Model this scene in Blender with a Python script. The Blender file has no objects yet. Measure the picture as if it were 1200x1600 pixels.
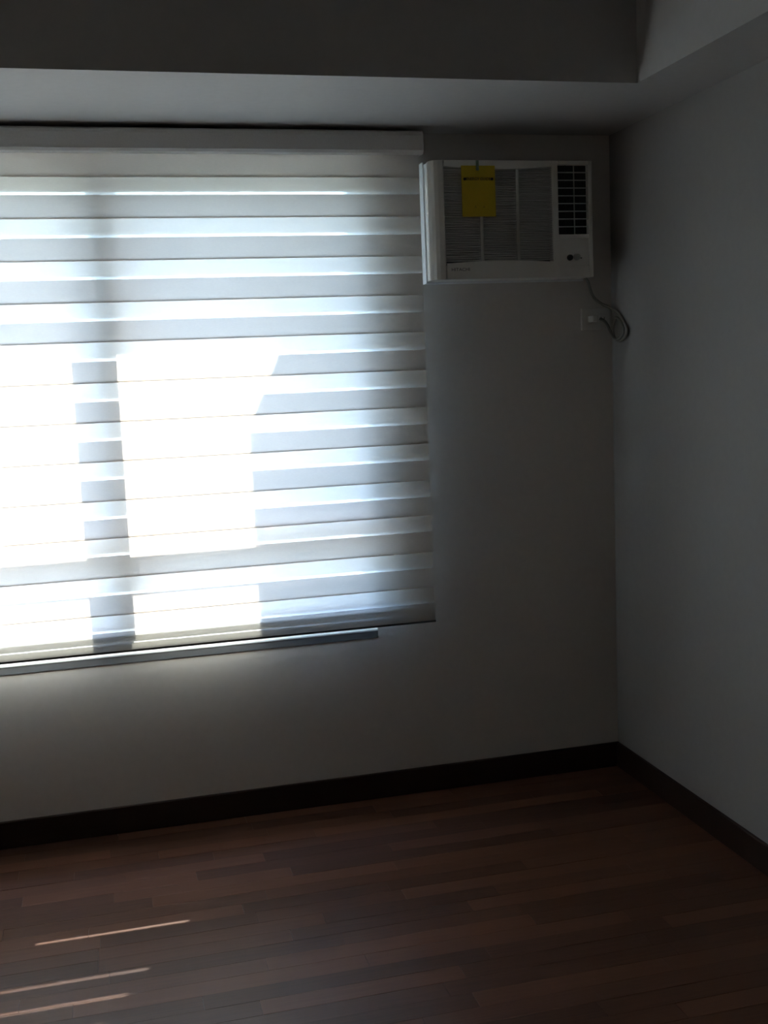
import bpy, bmesh, math, random
from mathutils import Vector, Matrix

random.seed(7)
C = bpy.context.collection
scene = bpy.context.scene

# ------------------------------------------------------------------ camera
cam_data = bpy.data.cameras.new('camera')
cam_data.sensor_fit = 'VERTICAL'
cam_data.sensor_height = 36.0
cam_data.lens = 36.0 * 1750.1 / 1600.0
cam_data.clip_start = 0.05
cam = bpy.data.objects.new('camera', cam_data)
C.objects.link(cam)
RIGHT = Vector((0.96790458, -0.24794678, -0.04102581))
DOWN = Vector((-0.07056471, -0.11144557, -0.99126208))
FWD = Vector((0.24120809, 0.96234208, -0.12536497))
cam.matrix_world = Matrix(((RIGHT.x, -DOWN.x, -FWD.x, -1.77235),
                           (RIGHT.y, -DOWN.y, -FWD.y, -3.66597),
                           (RIGHT.z, -DOWN.z, -FWD.z, 1.47994),
                           (0, 0, 0, 1)))
scene.camera = cam

# ------------------------------------------------------------------ sky and sun
world = bpy.data.worlds.new('sky')
scene.world = world
world.use_nodes = True
wt = world.node_tree
wt.nodes.clear()
sky = wt.nodes.new('ShaderNodeTexSky')
sky.sky_type = 'NISHITA'
sky.sun_disc = False
sky.sun_elevation = math.radians(44)
sky.sun_rotation = math.radians(27.6)
sky.air_density = 1.0
sky.dust_density = 0.4
sky.ozone_density = 1.0
bg = wt.nodes.new('ShaderNodeBackground')
bg.inputs['Strength'].default_value = 6.2
wo = wt.nodes.new('ShaderNodeOutputWorld')
wt.links.new(sky.outputs[0], bg.inputs['Color'])
wt.links.new(bg.outputs[0], wo.inputs['Surface'])

sun_data = bpy.data.lights.new('sun', 'SUN')
sun_data.energy = 62.0
sun_data.angle = 0.0093
sun_data.color = (1.0, 0.96, 0.90)
sun = bpy.data.objects.new('sun', sun_data)
C.objects.link(sun)
SUN_DIR = Vector((-0.060, -0.115, -0.1272)).normalized()
sun.rotation_euler = SUN_DIR.to_track_quat('-Z', 'Y').to_euler()
sun.location = (1.5, 3.0, 6.0)

# ------------------------------------------------------------------ exposure
vs = scene.view_settings
vs.view_transform = 'Standard'
vs.look = 'None'
vs.gamma = 1.0
vs.use_curve_mapping = False
vs.exposure = 0.0


# ------------------------------------------------------------------ materials
def new_mat(name):
    m = bpy.data.materials.new(name)
    m.use_nodes = True
    nt = m.node_tree
    nt.nodes.clear()
    out = nt.nodes.new('ShaderNodeOutputMaterial')
    return m, nt, out


def paint(name, col, rough=0.6, grain=0.03, scale=60.0, bump=0.05, metal=0.0, spec=0.5):
    m, nt, out = new_mat(name)
    b = nt.nodes.new('ShaderNodeBsdfPrincipled')
    tc = nt.nodes.new('ShaderNodeNewGeometry')
    nz = nt.nodes.new('ShaderNodeTexNoise')
    nz.inputs['Scale'].default_value = scale
    nz.inputs['Detail'].default_value = 3
    nt.links.new(tc.outputs['Position'], nz.inputs['Vector'])
    rp = nt.nodes.new('ShaderNodeValToRGB')
    lo = [max(0, c * (1 - grain)) for c in col]
    hi = [min(1, c * (1 + grain)) for c in col]
    rp.color_ramp.elements[0].position = 0.3
    rp.color_ramp.elements[1].position = 0.7
    rp.color_ramp.elements[0].color = (*lo, 1)
    rp.color_ramp.elements[1].color = (*hi, 1)
    nt.links.new(nz.outputs['Fac'], rp.inputs['Fac'])
    nt.links.new(rp.outputs['Color'], b.inputs['Base Color'])
    b.inputs['Roughness'].default_value = rough
    b.inputs['Metallic'].default_value = metal
    b.inputs['Specular IOR Level'].default_value = spec
    if bump:
        bp = nt.nodes.new('ShaderNodeBump')
        bp.inputs['Strength'].default_value = bump
        bp.inputs['Distance'].default_value = 0.002
        nt.links.new(nz.outputs['Fac'], bp.inputs['Height'])
        nt.links.new(bp.outputs['Normal'], b.inputs['Normal'])
    nt.links.new(b.outputs[0], out.inputs['Surface'])
    return m


def cloth(name, reflect, through, see):
    """fabric: diffuse on the lit face, translucent through it, 'see' of it is open weave"""
    m, nt, out = new_mat(name)
    geo = nt.nodes.new('ShaderNodeNewGeometry')
    mp = nt.nodes.new('ShaderNodeMapping')
    mp.inputs['Scale'].default_value = (90, 90, 700)
    nt.links.new(geo.outputs['Position'], mp.inputs['Vector'])
    nz = nt.nodes.new('ShaderNodeTexNoise')
    nz.inputs['Scale'].default_value = 1.0
    nz.inputs['Detail'].default_value = 2
    nt.links.new(mp.outputs[0], nz.inputs['Vector'])
    vr = nt.nodes.new('ShaderNodeMapRange')
    vr.inputs['To Min'].default_value = 0.93
    vr.inputs['To Max'].default_value = 1.07
    nt.links.new(nz.outputs['Fac'], vr.inputs['Value'])

    def tint(col):
        mx = nt.nodes.new('ShaderNodeVectorMath')
        mx.operation = 'SCALE'
        mx.inputs[0].default_value = col
        nt.links.new(vr.outputs[0], mx.inputs['Scale'])
        return mx.outputs[0]
    d = nt.nodes.new('ShaderNodeBsdfDiffuse')
    nt.links.new(tint(reflect), d.inputs['Color'])
    t = nt.nodes.new('ShaderNodeBsdfTranslucent')
    nt.links.new(tint(through), t.inputs['Color'])
    ad = nt.nodes.new('ShaderNodeAddShader')
    nt.links.new(d.outputs[0], ad.inputs[0])
    nt.links.new(t.outputs[0], ad.inputs[1])
    if see > 0:
        tr = nt.nodes.new('ShaderNodeBsdfTransparent')
        mix = nt.nodes.new('ShaderNodeMixShader')
        mix.inputs[0].default_value = see
        nt.links.new(ad.outputs[0], mix.inputs[1])
        nt.links.new(tr.outputs[0], mix.inputs[2])
        nt.links.new(mix.outputs[0], out.inputs['Surface'])
    else:
        nt.links.new(ad.outputs[0], out.inputs['Surface'])
    return m


def glass_mat():
    m, nt, out = new_mat('window_glass')
    lw = nt.nodes.new('ShaderNodeLayerWeight')
    pw = nt.nodes.new('ShaderNodeMath')
    pw.operation = 'POWER'
    pw.inputs[1].default_value = 5.0
    nt.links.new(lw.outputs['Facing'], pw.inputs[0])
    ma = nt.nodes.new('ShaderNodeMath')
    ma.operation = 'MULTIPLY_ADD'
    ma.inputs[1].default_value = 0.9
    ma.inputs[2].default_value = 0.04
    nt.links.new(pw.outputs[0], ma.inputs[0])
    tr = nt.nodes.new('ShaderNodeBsdfTransparent')
    tr.inputs['Color'].default_value = (0.90, 0.95, 0.95, 1)
    gl = nt.nodes.new('ShaderNodeBsdfGlossy')
    gl.inputs['Roughness'].default_value = 0.02
    mx = nt.nodes.new('ShaderNodeMixShader')
    nt.links.new(ma.outputs[0], mx.inputs[0])
    nt.links.new(tr.outputs[0], mx.inputs[1])
    nt.links.new(gl.outputs[0], mx.inputs[2])
    nt.links.new(mx.outputs[0], out.inputs['Surface'])
    return m


def wood_mat(name, dark, light, rough, vary=True):
    m, nt, out = new_mat(name)
    b = nt.nodes.new('ShaderNodeBsdfPrincipled')
    geo = nt.nodes.new('ShaderNodeNewGeometry')
    oi = nt.nodes.new('ShaderNodeObjectInfo')
    mul = nt.nodes.new('ShaderNodeMath')
    mul.operation = 'MULTIPLY'
    mul.inputs[1].default_value = 37.0
    nt.links.new(oi.outputs['Random'], mul.inputs[0])
    cx = nt.nodes.new('ShaderNodeCombineXYZ')
    nt.links.new(mul.outputs[0], cx.inputs['X'])
    nt.links.new(mul.outputs[0], cx.inputs['Z'])
    ad = nt.nodes.new('ShaderNodeVectorMath')
    ad.operation = 'ADD'
    nt.links.new(geo.outputs['Position'], ad.inputs[0])
    nt.links.new(cx.outputs[0], ad.inputs[1])
    mp = nt.nodes.new('ShaderNodeMapping')
    mp.inputs['Scale'].default_value = (5, 110, 60)
    nt.links.new(ad.outputs[0], mp.inputs['Vector'])
    nz = nt.nodes.new('ShaderNodeTexNoise')
    nz.inputs['Scale'].default_value = 1.0
    nz.inputs['Detail'].default_value = 5
    nz.inputs['Distortion'].default_value = 0.6
    nt.links.new(mp.outputs[0], nz.inputs['Vector'])
    ma = nt.nodes.new('ShaderNodeMath')
    ma.operation = 'MULTIPLY'
    ma.inputs[1].default_value = 0.45
    nt.links.new(nz.outputs['Fac'], ma.inputs[0])
    mb = nt.nodes.new('ShaderNodeMath')
    mb.operation = 'MULTIPLY_ADD'
    mb.inputs[1].default_value = 0.62 if vary else 0.0
    nt.links.new(oi.outputs['Random'], mb.inputs[0])
    nt.links.new(ma.outputs[0], mb.inputs[2])
    rp = nt.nodes.new('ShaderNodeValToRGB')
    rp.color_ramp.elements[0].position = 0.12
    rp.color_ramp.elements[1].position = 0.92
    rp.color_ramp.elements[0].color = (*dark, 1)
    rp.color_ramp.elements[1].color = (*light, 1)
    nt.links.new(mb.outputs[0], rp.inputs['Fac'])
    nt.links.new(rp.outputs['Color'], b.inputs['Base Color'])
    b.inputs['Roughness'].default_value = rough
    b.inputs['Specular IOR Level'].default_value = 0.38
    bp = nt.nodes.new('ShaderNodeBump')
    bp.inputs['Strength'].default_value = 0.08
    bp.inputs['Distance'].default_value = 0.001
    nt.links.new(nz.outputs['Fac'], bp.inputs['Height'])
    nt.links.new(bp.outputs['Normal'], b.inputs['Normal'])
    nt.links.new(b.outputs[0], out.inputs['Surface'])
    return m


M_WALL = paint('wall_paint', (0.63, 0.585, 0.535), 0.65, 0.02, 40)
M_WALL_DIM = paint('wall_paint_dimmed', (0.30, 0.288, 0.273), 0.65, 0.02, 40)  # same wall paint, darkened to hold back the window light here
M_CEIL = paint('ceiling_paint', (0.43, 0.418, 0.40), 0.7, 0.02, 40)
M_CONC = paint('outside_concrete', (0.50, 0.49, 0.47), 0.8, 0.10, 12)
M_BOUNCE = paint('outside_bounce_surface', (0.80, 0.79, 0.77), 0.7, 0.05, 12)  # pale so the added ledge and fin bounce more sun
M_GROUND = paint('outside_ground', (0.075, 0.085, 0.06), 0.9, 0.3, 0.05, 0)  # kept dark so the added ridge dims the low sky
M_BASE = wood_mat('dark_baseboard_wood', (0.022, 0.009, 0.006), (0.05, 0.020, 0.012), 0.5, False)
M_PLANK = wood_mat('red_brown_floor_wood', (0.050, 0.018, 0.009), (0.150, 0.059, 0.031), 0.45)
M_SUB = paint('floor_underlay', (0.02, 0.012, 0.008), 0.9, 0.1, 40)
M_ALU = paint('white_window_aluminium', (0.45, 0.45, 0.45), 0.4, 0.02, 50, 0)
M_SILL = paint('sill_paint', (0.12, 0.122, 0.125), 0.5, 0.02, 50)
M_LIT_EDGE = paint('sill_lit_edge_paint', (0.62, 0.62, 0.61), 0.4, 0.02, 50)
M_GLASS = glass_mat()
M_SOLID_F = cloth('blind_solid_fabric_dimmed', (0.50, 0.48, 0.46), (0.157, 0.135, 0.118), 0.0)  # same cloth, passing less light so the front bands look shaded
M_SOLID_R = cloth('blind_solid_fabric_brightened', (0.50, 0.49, 0.47), (0.242, 0.214, 0.190), 0.0)  # same cloth, passing more light so the sheer bands look brighter
M_SHEER = cloth('blind_sheer_fabric', (0.42, 0.42, 0.42), (0.43, 0.415, 0.40), 0.62)
M_HEM = cloth('blind_hem_fabric', (0.50, 0.48, 0.45), (0.182, 0.176, 0.166), 0.0)
M_CASS = paint('blind_cassette_fabric', (0.80, 0.775, 0.75), 0.7, 0.04, 300)
M_ACW = paint('aircon_white_plastic', (0.76, 0.735, 0.68), 0.4, 0.01, 80, 0)
M_ACG = paint('aircon_grille_plastic', (0.46, 0.45, 0.42), 0.5, 0.01, 80, 0)
M_ACD = paint('aircon_dark_recess', (0.015, 0.015, 0.015), 0.7, 0.05, 80, 0)
M_LOUV = paint('aircon_louver_plastic', (0.50, 0.49, 0.48), 0.4, 0.01, 80, 0)
M_YEL = paint('yellow_tag_paper', (0.62, 0.44, 0.008), 0.6, 0.04, 30, 0)
M_INK = paint('black_ink', (0.012, 0.011, 0.008), 0.6, 0.0, 30, 0)
M_GREYINK = paint('grey_ink', (0.10, 0.10, 0.09), 0.6, 0.0, 30, 0)
M_TAPE = paint('green_tape', (0.22, 0.30, 0.20), 0.4, 0.03, 60, 0)
M_OUTLET = paint('outlet_plastic', (0.66, 0.635, 0.59), 0.4, 0.01, 60, 0)
M_CORD = paint('cord_rubber', (0.24, 0.24, 0.21), 0.5, 0.03, 60, 0)


# ------------------------------------------------------------------ helpers
def add_box(bm, a, b):
    x0, x1 = sorted((a[0], b[0]))
    y0, y1 = sorted((a[1], b[1]))
    z0, z1 = sorted((a[2], b[2]))
    v = [bm.verts.new(p) for p in ((x0, y0, z0), (x1, y0, z0), (x1, y1, z0), (x0, y1, z0),
                                   (x0, y0, z1), (x1, y0, z1), (x1, y1, z1), (x0, y1, z1))]
    for f in ((3, 2, 1, 0), (4, 5, 6, 7), (0, 1, 5, 4), (1, 2, 6, 5), (2, 3, 7, 6), (3, 0, 4, 7)):
        bm.faces.new([v[i] for i in f])


def add_sheet(bm, x0, x1, y, z0, z1, n=1):
    """a single layer of cloth in the xz plane"""
    for i in range(n):
        a = x0 + (x1 - x0) * i / n
        b = x0 + (x1 - x0) * (i + 1) / n
        bm.faces.new([bm.verts.new(p) for p in ((a, y, z0), (b, y, z0), (b, y, z1), (a, y, z1))])


def add_cyl(bm, c, r, depth, axis='Y', seg=20, r2=None):
    m = Matrix.Translation(c)
    if axis == 'Y':
        m = m @ Matrix.Rotation(math.radians(90), 4, 'X')
    elif axis == 'X':
        m = m @ Matrix.Rotation(math.radians(90), 4, 'Y')
    bmesh.ops.create_cone(bm, cap_ends=True, segments=seg, radius1=r,
                          radius2=r if r2 is None else r2, depth=depth, matrix=m)


def add_prism(bm, prof, z0, z1):
    """extrude an xy profile between two heights"""
    lo = [bm.verts.new((x, y, z0)) for x, y in prof]
    hi = [bm.verts.new((x, y, z1)) for x, y in prof]
    n = len(prof)
    for i in range(n):
        bm.faces.new((lo[i], lo[(i + 1) % n], hi[(i + 1) % n], hi[i]))
    bm.faces.new(lo[::-1])
    bm.faces.new(hi)


def add_tube(bm, pts, r, seg=10):
    pts = [Vector(p) for p in pts]
    rings = []
    n0 = None
    for i, p in enumerate(pts):
        t = (pts[min(i + 1, len(pts) - 1)] - pts[max(i - 1, 0)]).normalized()
        if n0 is None:
            n0 = t.orthogonal().normalized()
        n0 = (n0 - t * n0.dot(t)).normalized()
        b = t.cross(n0)
        rings.append([bm.verts.new(p + r * (math.cos(a) * n0 + math.sin(a) * b))
                      for a in (2 * math.pi * k / seg for k in range(seg))])
    for i in range(len(rings) - 1):
        for k in range(seg):
            bm.faces.new((rings[i][k], rings[i][(k + 1) % seg], rings[i + 1][(k + 1) % seg], rings[i + 1][k]))
    bm.faces.new(rings[0][::-1])
    bm.faces.new(rings[-1])


def spline(pts, n=8):
    P = [Vector(p) for p in pts]
    out = []
    for i in range(len(P) - 1):
        p0, p1, p2, p3 = P[max(i - 1, 0)], P[i], P[i + 1], P[min(i + 2, len(P) - 1)]
        for k in range(n):
            t = k / n
            out.append(0.5 * ((2 * p1) + (p2 - p0) * t + (2 * p0 - 5 * p1 + 4 * p2 - p3) * t * t
                              + (3 * p1 - p0 - 3 * p2 + p3) * t ** 3))
    out.append(P[-1])
    return out


def obj(name, bm, mat, parent=None, bevel=0.0, smooth=False):
    bmesh.ops.recalc_face_normals(bm, faces=bm.faces[:])
    me = bpy.data.meshes.new(name)
    bm.to_mesh(me)
    bm.free()
    me.materials.append(mat)
    o = bpy.data.objects.new(name, me)
    C.objects.link(o)
    if smooth:
        for p in me.polygons:
            p.use_smooth = True
    if bevel:
        md = o.modifiers.new('bevel', 'BEVEL')
        md.width = bevel
        md.segments = 2
        md.limit_method = 'ANGLE'
    if parent is not None:
        o.parent = parent
        o.matrix_parent_inverse = Matrix.Translation(-parent_loc(parent))
    return o


def parent_loc(p):
    v = Vector((0, 0, 0))
    while p is not None:
        v += p.location
        p = p.parent if p.parent is not None and p.matrix_parent_inverse == Matrix() else None
    return v


def box(name, a, b, mat, parent=None, bevel=0.0):
    bm = bmesh.new()
    add_box(bm, a, b)
    return obj(name, bm, mat, parent, bevel)


def struct(o):
    o['kind'] = 'structure'
    return o


def thing(name, label, cat, loc, group=None):
    o = bpy.data.objects.new(name, None)
    o.empty_display_size = 0.05
    C.objects.link(o)
    o.location = loc
    o['label'] = label
    o['category'] = cat
    if group:
        o['group'] = group
    return o


def text(name, body, mat, size, center, parent, width=None):
    cu = bpy.data.curves.new(name, 'FONT')
    cu.body = body
    cu.size = size
    cu.align_x = 'CENTER'
    cu.align_y = 'CENTER'
    cu.extrude = 0.0004
    t = bpy.data.objects.new(name + '_curve', cu)
    C.objects.link(t)
    dg = bpy.context.evaluated_depsgraph_get()
    me = bpy.data.meshes.new_from_object(t.evaluated_get(dg))
    bpy.data.objects.remove(t)
    bpy.data.curves.remove(cu)
    xs = [v.co.x for v in me.vertices]
    s = 1.0 if width is None else width / (max(xs) - min(xs))
    me.transform(Matrix.Translation(center) @ Matrix.Rotation(math.radians(90), 4, 'X')
                 @ Matrix.Diagonal((s, 1, 1, 1)))
    me.materials.clear()
    me.materials.append(mat)
    me.name = name
    o = bpy.data.objects.new(name, me)
    C.objects.link(o)
    o.parent = parent
    o.matrix_parent_inverse = Matrix.Translation(-parent_loc(parent))
    return o


# ------------------------------------------------------------------ room shell
XL, YB, ZC, S = -3.10, -4.6, 2.72, 2.25
WT = 0.20                                           # thickness of the window wall
WIN = (-2.62, -0.893, 0.570, 2.13)                   # window opening
ACH = (-0.682, -0.115, 1.765, 2.144)                # opening for the air conditioner

bm = bmesh.new()
xs = sorted((XL - 0.2, WIN[0], WIN[1], ACH[0], ACH[1], 0.2))
zs = sorted((-0.1, WIN[2], WIN[3], ACH[2], ACH[3], ZC + 0.1))
for i in range(len(xs) - 1):
    for k in range(len(zs) - 1):
        cx, cz = (xs[i] + xs[i + 1]) / 2, (zs[k] + zs[k + 1]) / 2
        if any(h[0] < cx < h[1] and h[2] < cz < h[3] for h in (WIN, ACH)):
            continue
        add_box(bm, (xs[i], 0, zs[k]), (xs[i + 1], WT, zs[k + 1]))
bmesh.ops.remove_doubles(bm, verts=bm.verts[:], dist=1e-5)
seen = {}
for f in bm.faces[:]:                               # drop the inner faces between cells
    seen.setdefault(frozenset(v.index for v in f.verts), []).append(f)
bm.verts.index_update()
seen = {}
for f in bm.faces[:]:
    seen.setdefault(frozenset(v.index for v in f.verts), []).append(f)
bmesh.ops.delete(bm, geom=[f for fs in seen.values() if len(fs) > 1 for f in fs], context='FACES_ONLY')
struct(obj('wall_front', bm, M_WALL))
struct(box('wall_right', (0, 0, -0.1), (0.2, YB - 0.2, ZC + 0.1), M_WALL_DIM))
struct(box('wall_left', (XL, 0, -0.1), (XL - 0.2, YB - 0.2, ZC + 0.1), M_WALL))
struct(box('wall_back', (XL, YB, -0.1), (0, YB - 0.2, ZC + 0.1), M_WALL))
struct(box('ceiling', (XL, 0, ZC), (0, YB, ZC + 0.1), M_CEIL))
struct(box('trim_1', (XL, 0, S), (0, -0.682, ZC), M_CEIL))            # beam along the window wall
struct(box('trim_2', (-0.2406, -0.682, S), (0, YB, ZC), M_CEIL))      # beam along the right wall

floor = struct(box('floor', (XL, 0, -0.1), (0, YB, -0.010), M_SUB))
# strips of the floor, each a plank of its own near the window
bm = bmesh.new()
add_box(bm, (-0.5, -0.5, -0.5), (0.5, 0.5, 0.5))
bmesh.ops.recalc_face_normals(bm, faces=bm.faces[:])
plank_me = bpy.data.meshes.new('plank')
bm.to_mesh(plank_me)
bm.free()
plank_me.materials.append(M_PLANK)
PW, GAP, X_NEAR, ROWS = 0.0635, 0.0008, -2.70, 34
rest = bmesh.new()
for r in range(int(-YB / PW)):
    y1 = -0.004 - r * PW
    y0 = y1 - PW
    x = -0.004 - random.uniform(0.0, 0.5)
    edges = [-0.003]
    if r == 7:
        edges += [-0.46, -1.306]
        x = -1.306 - 0.52
    elif r == 10:
        edges += [-0.636]
        x = -0.636 - 0.42
    while x > XL + 0.15:
        if edges[-1] - x > 0.12:
            edges.append(x)
        x -= random.choice((0.42, 0.50, 0.60, 0.72))
    edges.append(XL + 0.003)
    for a, b in zip(edges[:-1], edges[1:]):
        dz = random.uniform(-0.0003, 0.0003)
        if r < ROWS and a > X_NEAR:
            o = bpy.data.objects.new('plank', plank_me)
            C.objects.link(o)
            o.location = ((a + b) / 2, (y0 + y1) / 2, -0.005 + dz)
            o.scale = (a - b - GAP, PW - GAP, 0.010)
            o.parent = floor
        else:
            add_box(rest, (b + GAP / 2, y0 + GAP / 2, -0.010 + dz), (a - GAP / 2, y1 - GAP / 2, dz))
o = obj('floor_planks', rest, M_PLANK, floor)
o['kind'] = 'stuff'

# baseboards with a rounded top edge
HB, TB = 0.090, 0.014
bm = bmesh.new()
add_box(bm, (XL, 0, 0), (0, -TB, HB))
struct(obj('baseboard_front', bm, M_BASE, bevel=0.003))
bm = bmesh.new()
add_box(bm, (0, -TB, 0), (-TB, YB, HB))
struct(obj('baseboard_right', bm, M_BASE, bevel=0.003))
bm = bmesh.new()
add_box(bm, (XL, -TB, 0), (XL + TB, YB, HB))
struct(obj('baseboard_left', bm, M_BASE, bevel=0.003))

# outside: the recessed bay that shades the window (slab above, fin to the right); pale left fin and ledge are added
struct(box('trim_3', (-3.3, WT, 2.30), (-0.70, 0.608, 2.45), M_CONC))
struct(box('trim_4', (-0.84, WT, 0.30), (-0.72, 0.828, 2.30), M_CONC))
struct(box('bounce_fin_added', (-3.0, WT, 0.50), (-2.76, 0.64, 2.30), M_BOUNCE))  # unseen left fin, added to bounce sunlight onto the blind
struct(box('bounce_ledge_added', (-3.3, WT, 0.35), (-0.84, 1.00, 0.50), M_BOUNCE))  # unseen ledge, added to throw sunlight up at the blind
bm = bmesh.new()                                    # land far below; its unseen ridge is added to dim the horizon sky
NX = 24
prof = [(2, -30), (40, -29), (70, -22), (100, -4), (130, 20), (150, 32), (165, 36), (200, 30), (300, 0)]
grid = []
for i in range(NX + 1):
    x = -400 + 800 * i / NX
    k = 1.0 + 0.12 * math.sin(i * 1.7) + 0.08 * math.sin(i * 0.6 + 1)
    grid.append([bm.verts.new((x, y, -30 + (z + 30) * k)) for y, z in prof])
for i in range(NX):
    for j in range(len(prof) - 1):
        bm.faces.new((grid[i][j], grid[i + 1][j], grid[i + 1][j + 1], grid[i][j + 1]))
struct(obj('ground_with_added_ridge', bm, M_GROUND, smooth=True))

# ------------------------------------------------------------------ window
win = struct(bpy.data.objects.new('window_1', None))
win.empty_display_size = 0.05
win.location = ((WIN[0] + WIN[1]) / 2, 0.09, 0.600)
C.objects.link(win)
FY0, FY1 = 0.035, 0.085
bm = bmesh.new()
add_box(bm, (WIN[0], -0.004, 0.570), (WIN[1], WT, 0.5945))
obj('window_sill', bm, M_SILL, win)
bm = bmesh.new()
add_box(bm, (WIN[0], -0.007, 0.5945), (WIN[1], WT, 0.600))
o = obj('sill_lit_edge', bm, M_LIT_EDGE, win, bevel=0.001)  # white strip stands for the light along the sill's top edge
o['label'] = 'sill edge painted white where light catches it'
fz0, fz1 = 0.600, WIN[3]
bm = bmesh.new()
fw = 0.035
BR = 0.738                                          # top of the tall bottom rail
add_box(bm, (WIN[0], FY0, fz0), (WIN[0] + fw, FY1, fz1))
add_box(bm, (WIN[1] - fw, FY0, fz0), (WIN[1], FY1, fz1))
add_box(bm, (WIN[0] + fw, FY0, fz0), (WIN[1] - fw, FY1, BR))
add_box(bm, (WIN[0] + fw, FY0, fz1 - fw), (WIN[1] - fw, FY1, fz1))
obj('window_frame', bm, M_ALU, win)
MX0, MX1, TZ0, TZ1 = -1.762, -1.670, 0.966, 1.036
box('mullion', (MX0, 0.002, BR), (MX1, FY1, fz1 - fw), M_ALU, win)
for a, b in ((WIN[0] + fw, MX0), (MX1, WIN[1] - fw)):
    box('transom', (a, FY0, TZ0), (b, FY1, TZ1), M_ALU, win)
    for z0, z1 in ((BR, TZ0), (TZ1, fz1 - fw)):
        box('window_pane', (a, 0.058, z0), (b, 0.062, z1), M_GLASS, win)

# ------------------------------------------------------------------ zebra blind
BX0, BX1 = -2.74, -0.706
YF, YR = -0.0650, -0.0632
blind = thing('zebra_blind', 'white zebra roller blind with alternating solid and sheer bands over the window',
              'blind', ((BX0 + BX1) / 2, -0.05, 2.2))
# cassette: rounded box wrapped in cloth
bm = bmesh.new()
prof = [(-0.002, 2.238), (-0.096, 2.238), (-0.103, 2.232), (-0.106, 2.222), (-0.106, 2.176), (-0.100, 2.168),
        (-0.092, 2.166), (-0.073, 2.166), (-0.073, 2.172), (-0.055, 2.172), (-0.055, 2.166), (-0.002, 2.166)]
lo = [bm.verts.new((BX0 - 0.008, y, z)) for y, z in prof]
hi = [bm.verts.new((BX1 + 0.004, y, z)) for y, z in prof]
for i in range(len(prof)):
    j = (i + 1) % len(prof)
    bm.faces.new((lo[i], lo[j], hi[j], hi[i]))
obj('cassette', bm, M_CASS, blind)
for xx, nm in ((BX1 + 0.004, 1), (BX0 - 0.011, 0)):
    bm = bmesh.new()
    pr = [(y, z) for y, z in prof if not (-0.08 < y < -0.05)]
    a = [bm.verts.new((xx, y, z)) for y, z in pr]
    b = [bm.verts.new((xx + 0.003, y, z)) for y, z in pr]
    for i in range(len(pr)):
        j = (i + 1) % len(pr)
        bm.faces.new((a[i], a[j], b[j], b[i]))
    bm.faces.new(a)
    bm.faces.new(b)
    obj('cassette_end_cap', bm, M_CASS, blind)
# bands, from the top down: (top, bottom) of each sheer band of the front layer
SH = [(2.099, 2.046), (1.975, 1.918), (1.848, 1.792), (1.722, 1.666), (1.601, 1.543), (1.476, 1.419),
      (1.353, 1.296), (1.230, 1.174), (1.106, 1.050), (0.987, 0.932), (0.861, 0.806), (0.740, 0.685)]
SH = [tuple(z + 0.010 * (1.48 - z) / 3.6 for z in p) for p in SH]   # seen at the depth of the cloth
top = 2.172
HEM_T, HEM_B = 0.672, 0.627


def band(name, y, z0, z1, mat):
    bm = bmesh.new()
    add_sheet(bm, BX0, BX1, y, z0, z1, 4)
    return obj(name, bm, mat, blind)


prev = top
for t, b in SH:
    band('solid_band', YF, t, prev, M_SOLID_F)
    band('sheer_band', YF, b, t, M_SHEER)
    prev = b
band('solid_band', YF, HEM_T, prev, M_HEM)
prev = top
for t, b in SH:
    sb = b + 0.0084                                  # rear layer a little higher: the thin slit lets sun through
    st = t + 0.0060
    band('rear_sheer_band', YR, st, prev, M_SHEER)
    band('rear_solid_band', YR, sb, st, M_SOLID_R)
    prev = sb
band('rear_sheer_band', YR, HEM_T + 0.006, prev, M_SHEER)
# hem: folded cloth around a thin aluminium bar, one stitched gap at the back
bm = bmesh.new()
add_sheet(bm, BX0, BX1 + 0.003, YF - 0.001, HEM_B, HEM_T, 4)
obj('hem', bm, M_HEM, blind)
bm = bmesh.new()
add_sheet(bm, BX0, BX1 + 0.003, YR + 0.001, HEM_B, 0.6540, 4)
add_sheet(bm, BX0, BX1 + 0.003, YR + 0.001, 0.6570, HEM_T + 0.006, 4)
obj('hem_back', bm, M_HEM, blind)
bm = bmesh.new()
add_box(bm, (BX0, YF - 0.002, 0.6205), (BX1 + 0.003, YR + 0.002, HEM_B))
obj('bottom_bar', bm, paint('bottom_bar_metal', (0.10, 0.10, 0.10), 0.4, 0.02, 60, 0, 0.3), blind)

# ------------------------------------------------------------------ air conditioner
AX0, AX1, AZ0, AZ1 = ACH
W, H = AX1 - AX0, AZ1 - AZ0
ac = thing('window_air_conditioner', 'white window air conditioner with wide grille, set in the wall right of the blind',
           'air conditioner', ((AX0 + AX1) / 2, 0.0, AZ0))
e = 0.0015
box('casing', (AX0 + e, -0.070, AZ0 + e), (AX1 - e, 0.42, AZ1 - e), M_ACW, ac)
# front panel: frame with curved grille opening, louver opening and control recess
YP0, YP1 = -0.070, -0.115


def P(u, v, y):
    return (AX0 + u, y, AZ0 + v)


def vtop(u):
    t = (u - 0.040) / 0.380
    return 0.360 - 0.010 * math.sin(math.pi * min(max(t, 0), 1))


def vbot(u):
    t = (u - 0.048) / 0.372
    return 0.052 + 0.006 * math.sin(math.pi * min(max(t, 0), 1))


bm = bmesh.new()
# left stile with a broad chamfer
ch = [(0.0, YP0), (0.0, -0.088), (0.004, -0.100), (0.012, -0.110), (0.024, -0.1145), (0.036, YP1),
      (0.042, YP1), (0.046, -0.108), (0.046, YP0)]
add_prism(bm, [(AX0 + x, y) for x, y in ch], AZ0, AZ1)
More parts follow.
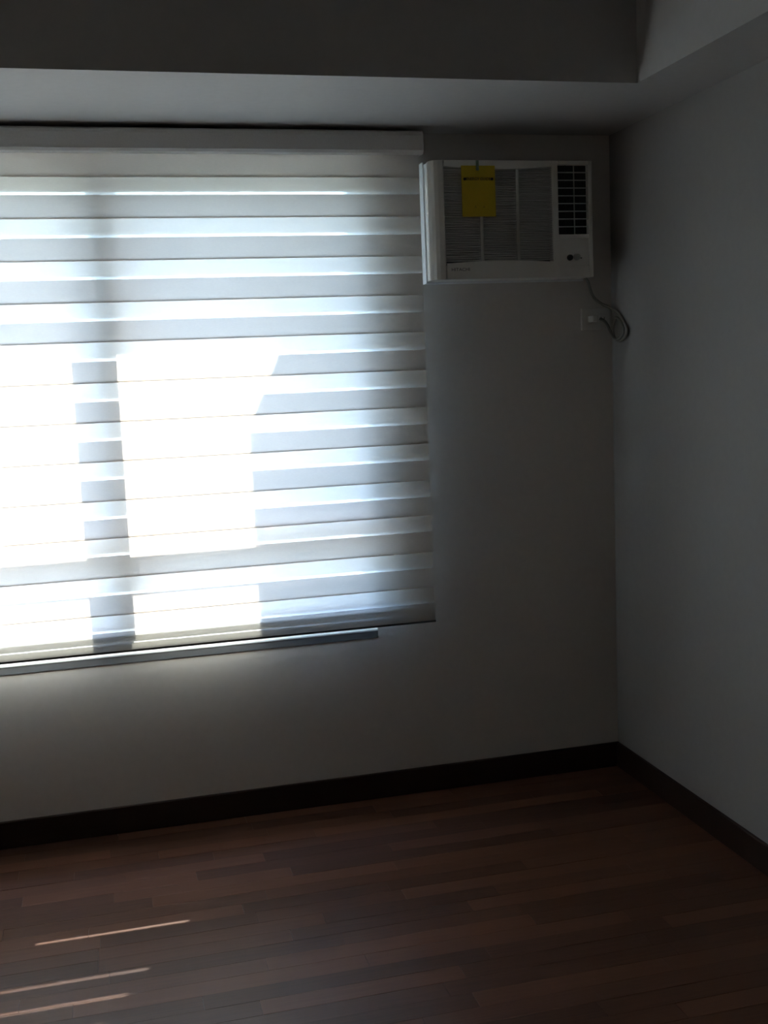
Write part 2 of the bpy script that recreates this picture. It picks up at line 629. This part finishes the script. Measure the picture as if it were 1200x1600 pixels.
# strips above and below the grille
N = 18
for i in range(N):
    u0 = 0.046 + (0.420 - 0.046) * i / N
    u1 = 0.046 + (0.420 - 0.046) * (i + 1) / N
    for (va0, va1, vb0, vb1) in ((vtop(u0), vtop(u1), H, H), (0, 0, vbot(u0), vbot(u1))):
        q = []
        for y in (YP1, YP0):
            q += [bm.verts.new(P(u0, va0, y)), bm.verts.new(P(u1, va1, y)),
                  bm.verts.new(P(u1, vb1, y)), bm.verts.new(P(u0, vb0, y))]
        for f in ((0, 1, 2, 3), (7, 6, 5, 4), (0, 4, 5, 1), (2, 6, 7, 3)):
            bm.faces.new([q[k] for k in f])
LU0, LU1, LV0, LV1 = 0.440, 0.548, 0.140, 0.366
CV0, CV1 = 0.036, 0.126
add_box(bm, P(0.420, 0, YP0), P(LU0, H, YP1))
add_box(bm, P(LU1, 0, YP0), P(W - 0.006, H, YP1))
add_prism(bm, [(AX0 + W - 0.006, YP0), (AX0 + W, YP0), (AX0 + W, -0.102), (AX0 + W - 0.003, -0.111),
               (AX0 + W - 0.006, YP1)], AZ0, AZ1)
add_box(bm, P(LU0, LV1, YP0), P(LU1, H, YP1))
add_box(bm, P(LU0, CV1, YP0), P(LU1, LV0, YP1))
add_box(bm, P(LU0, 0, YP0), P(LU1, CV0, YP1))
add_box(bm, P(LU0, CV0, YP0), P(LU1, CV1, -0.1115))          # recessed control field
obj('front_panel', bm, M_ACW, ac, bevel=0.0012)
# dark field behind grille and louvers
box('recess', P(0.046, 0.05, YP0), P(0.42, 0.362, -0.082), M_ACD, ac)
box('recess', P(LU0, LV0, YP0), P(LU1, LV1, -0.0960), M_ACD, ac)
# grille slats (too fine to pick apart singly) and two ribs
bm = bmesh.new()
v = 0.058
while v < 0.358:
    us = [u for u in (0.046 + 0.374 * k / 60 for k in range(61)) if vbot(u) - 0.004 < v < vtop(u) + 0.002]
    if us:
        add_box(bm, P(us[0], v, -0.090), P(us[-1], v + 0.0048, -0.1075))
    v += 0.0074
gs = obj('grille_slats', bm, M_ACG, ac)
gs['kind'] = 'stuff'
for u in (0.166, 0.293):
    box('grille_rib', P(u, vbot(u) - 0.002, -0.088), P(u + 0.011, vtop(u) + 0.002, -0.1095), M_ACG, ac, 0.001)
# louvers
for k in range(8):
    vv = LV1 - 0.0262 - k * 0.0252
    bm = bmesh.new()
    q = [bm.verts.new(p) for p in (P(LU0, vv, -0.110), P(LU1, vv, -0.110), P(LU1, vv + 0.004, -0.095),
                                   P(LU0, vv + 0.004, -0.095), P(LU0, vv + 0.0030, -0.110),
                                   P(LU1, vv + 0.0030, -0.110), P(LU1, vv + 0.006, -0.095),
                                   P(LU0, vv + 0.006, -0.095))]
    for f in ((3, 2, 1, 0), (4, 5, 6, 7), (0, 1, 5, 4), (1, 2, 6, 5), (2, 3, 7, 6), (3, 0, 4, 7)):
        bm.faces.new([q[i] for i in f])
    obj('louver', bm, M_LOUV, ac)
for u in (0.472, 0.5025):
    box('vane', P(u, LV0, -0.096), P(u + 0.002, LV1, -0.102), M_ACD if u != 0.5025 else M_ACG, ac)
# knobs
bm = bmesh.new()
add_cyl(bm, P(0.4785, 0.064, -0.1145), 0.0105, 0.008, seg=24, r2=0.0095)
k1 = obj('knob', bm, M_INK, ac)
k1['label'] = 'black round control window'
bm = bmesh.new()
add_cyl(bm, P(0.504, 0.066, -0.1145), 0.0120, 0.008, seg=24, r2=0.0105)
add_box(bm, P(0.5025, 0.057, -0.118), P(0.5055, 0.075, -0.121))
obj('knob', bm, M_ACG, ac)
bm = bmesh.new()
add_cyl(bm, P(0.5195, 0.062, -0.1125), 0.0025, 0.003, seg=12)
obj('indicator_light', bm, M_GREYINK, ac)
text('maker_lettering', 'HITACHI', M_GREYINK, 0.0140, P(0.092, 0.031, YP1 - 0.0003), ac, 0.062)
# yellow paper tag
tag = box('paper_tag', P(0.1035, 0.1995, YP1 - 0.0004), P(0.2190, 0.3615, YP1 - 0.0016), M_YEL, ac)
tag['label'] = 'yellow energy tag with a black heading'
ty = YP1 - 0.0020
text('tag_heading', 'ENERGY GUIDE', M_INK, 0.0125, P(0.161, 0.3190, ty), tag, 0.084)
for u in (0.1145, 0.2080):
    bm = bmesh.new()
    add_cyl(bm, P(u, 0.3190, ty), 0.0048, 0.0008, seg=16)
    obj('tag_emblem', bm, M_INK, tag)
for u in (0.149, 0.178):
    text('tag_lettering', 'A', paint('tag_print', (0.33, 0.22, 0.006), 0.6, 0, 30, 0), 0.0120, P(u, 0.2300, ty), tag)
box('tape', P(0.154, 0.346, YP1 - 0.0018), P(0.164, 0.378, YP1 - 0.0024), M_TAPE, ac)
# trim around the opening in the wall
bm = bmesh.new()
tw, td = 0.006, -0.008
add_box(bm, (AX0 - 0.004, 0, AZ0 - tw), (AX0, -0.038, AZ1 + tw))
add_box(bm, (AX1, 0, AZ0 - tw), (AX1 + tw, td, AZ1 + tw))
add_box(bm, (AX0, 0, AZ1), (AX1, td, AZ1 + tw))
add_box(bm, (AX0, 0, AZ0 - tw), (AX1, td, AZ0))
obj('surround', bm, paint('white_surround', (0.85, 0.86, 0.86), 0.35, 0.01, 60, 0), ac)

# ------------------------------------------------------------------ outlet and cord below it
ol = thing('wall_outlet', 'white wall socket plate in the corner under the air conditioner', 'outlet',
           (-0.066, 0, 1.59))
OX0, OX1, OZ0, OZ1 = -0.118, -0.010, 1.590, 1.665
box('plate', (OX0, 0, OZ0), (OX1, -0.009, OZ1), M_OUTLET, ol, 0.002)
for xx in (-0.084, -0.040):
    s_ = box('socket', (xx - 0.013, -0.009, 1.612), (xx + 0.013, -0.0115, 1.643), M_OUTLET, ol, 0.001)
    for dx in (-0.006, 0.006):
        box('slot', (xx + dx - 0.001, -0.0114, 1.621), (xx + dx + 0.001, -0.0118, 1.634), M_INK, s_)

cord = thing('power_cord', 'grey power cord looped beside the wall socket in the corner', 'cord', (-0.05, -0.03, 1.55))
bm = bmesh.new()
path = [(-0.118, -0.030, 1.775), (-0.104, -0.034, 1.755), (-0.095, -0.034, 1.728), (-0.080, -0.030, 1.700),
        (-0.050, -0.026, 1.678), (-0.020, -0.034, 1.662), (-0.008, -0.070, 1.640), (-0.008, -0.110, 1.608),
        (-0.008, -0.135, 1.582), (-0.010, -0.118, 1.560), (-0.010, -0.080, 1.548), (-0.012, -0.045, 1.558),
        (-0.014, -0.036, 1.590), (-0.013, -0.052, 1.625), (-0.016, -0.085, 1.622), (-0.016, -0.118, 1.592),
        (-0.017, -0.112, 1.566), (-0.018, -0.070, 1.553), (-0.022, -0.042, 1.572), (-0.034, -0.036, 1.604),
        (-0.052, -0.044, 1.620), (-0.066, -0.044, 1.626)]
add_tube(bm, spline(path, 7), 0.0050, 8)
obj('cable', bm, M_CORD, cord, smooth=True)
bm = bmesh.new()
add_prism(bm, [(-0.096, -0.0120), (-0.072, -0.0120), (-0.068, -0.034), (-0.074, -0.044), (-0.092, -0.044),
               (-0.097, -0.034)], 1.616, 1.638)
obj('plug', bm, M_OUTLET, cord, bevel=0.003)
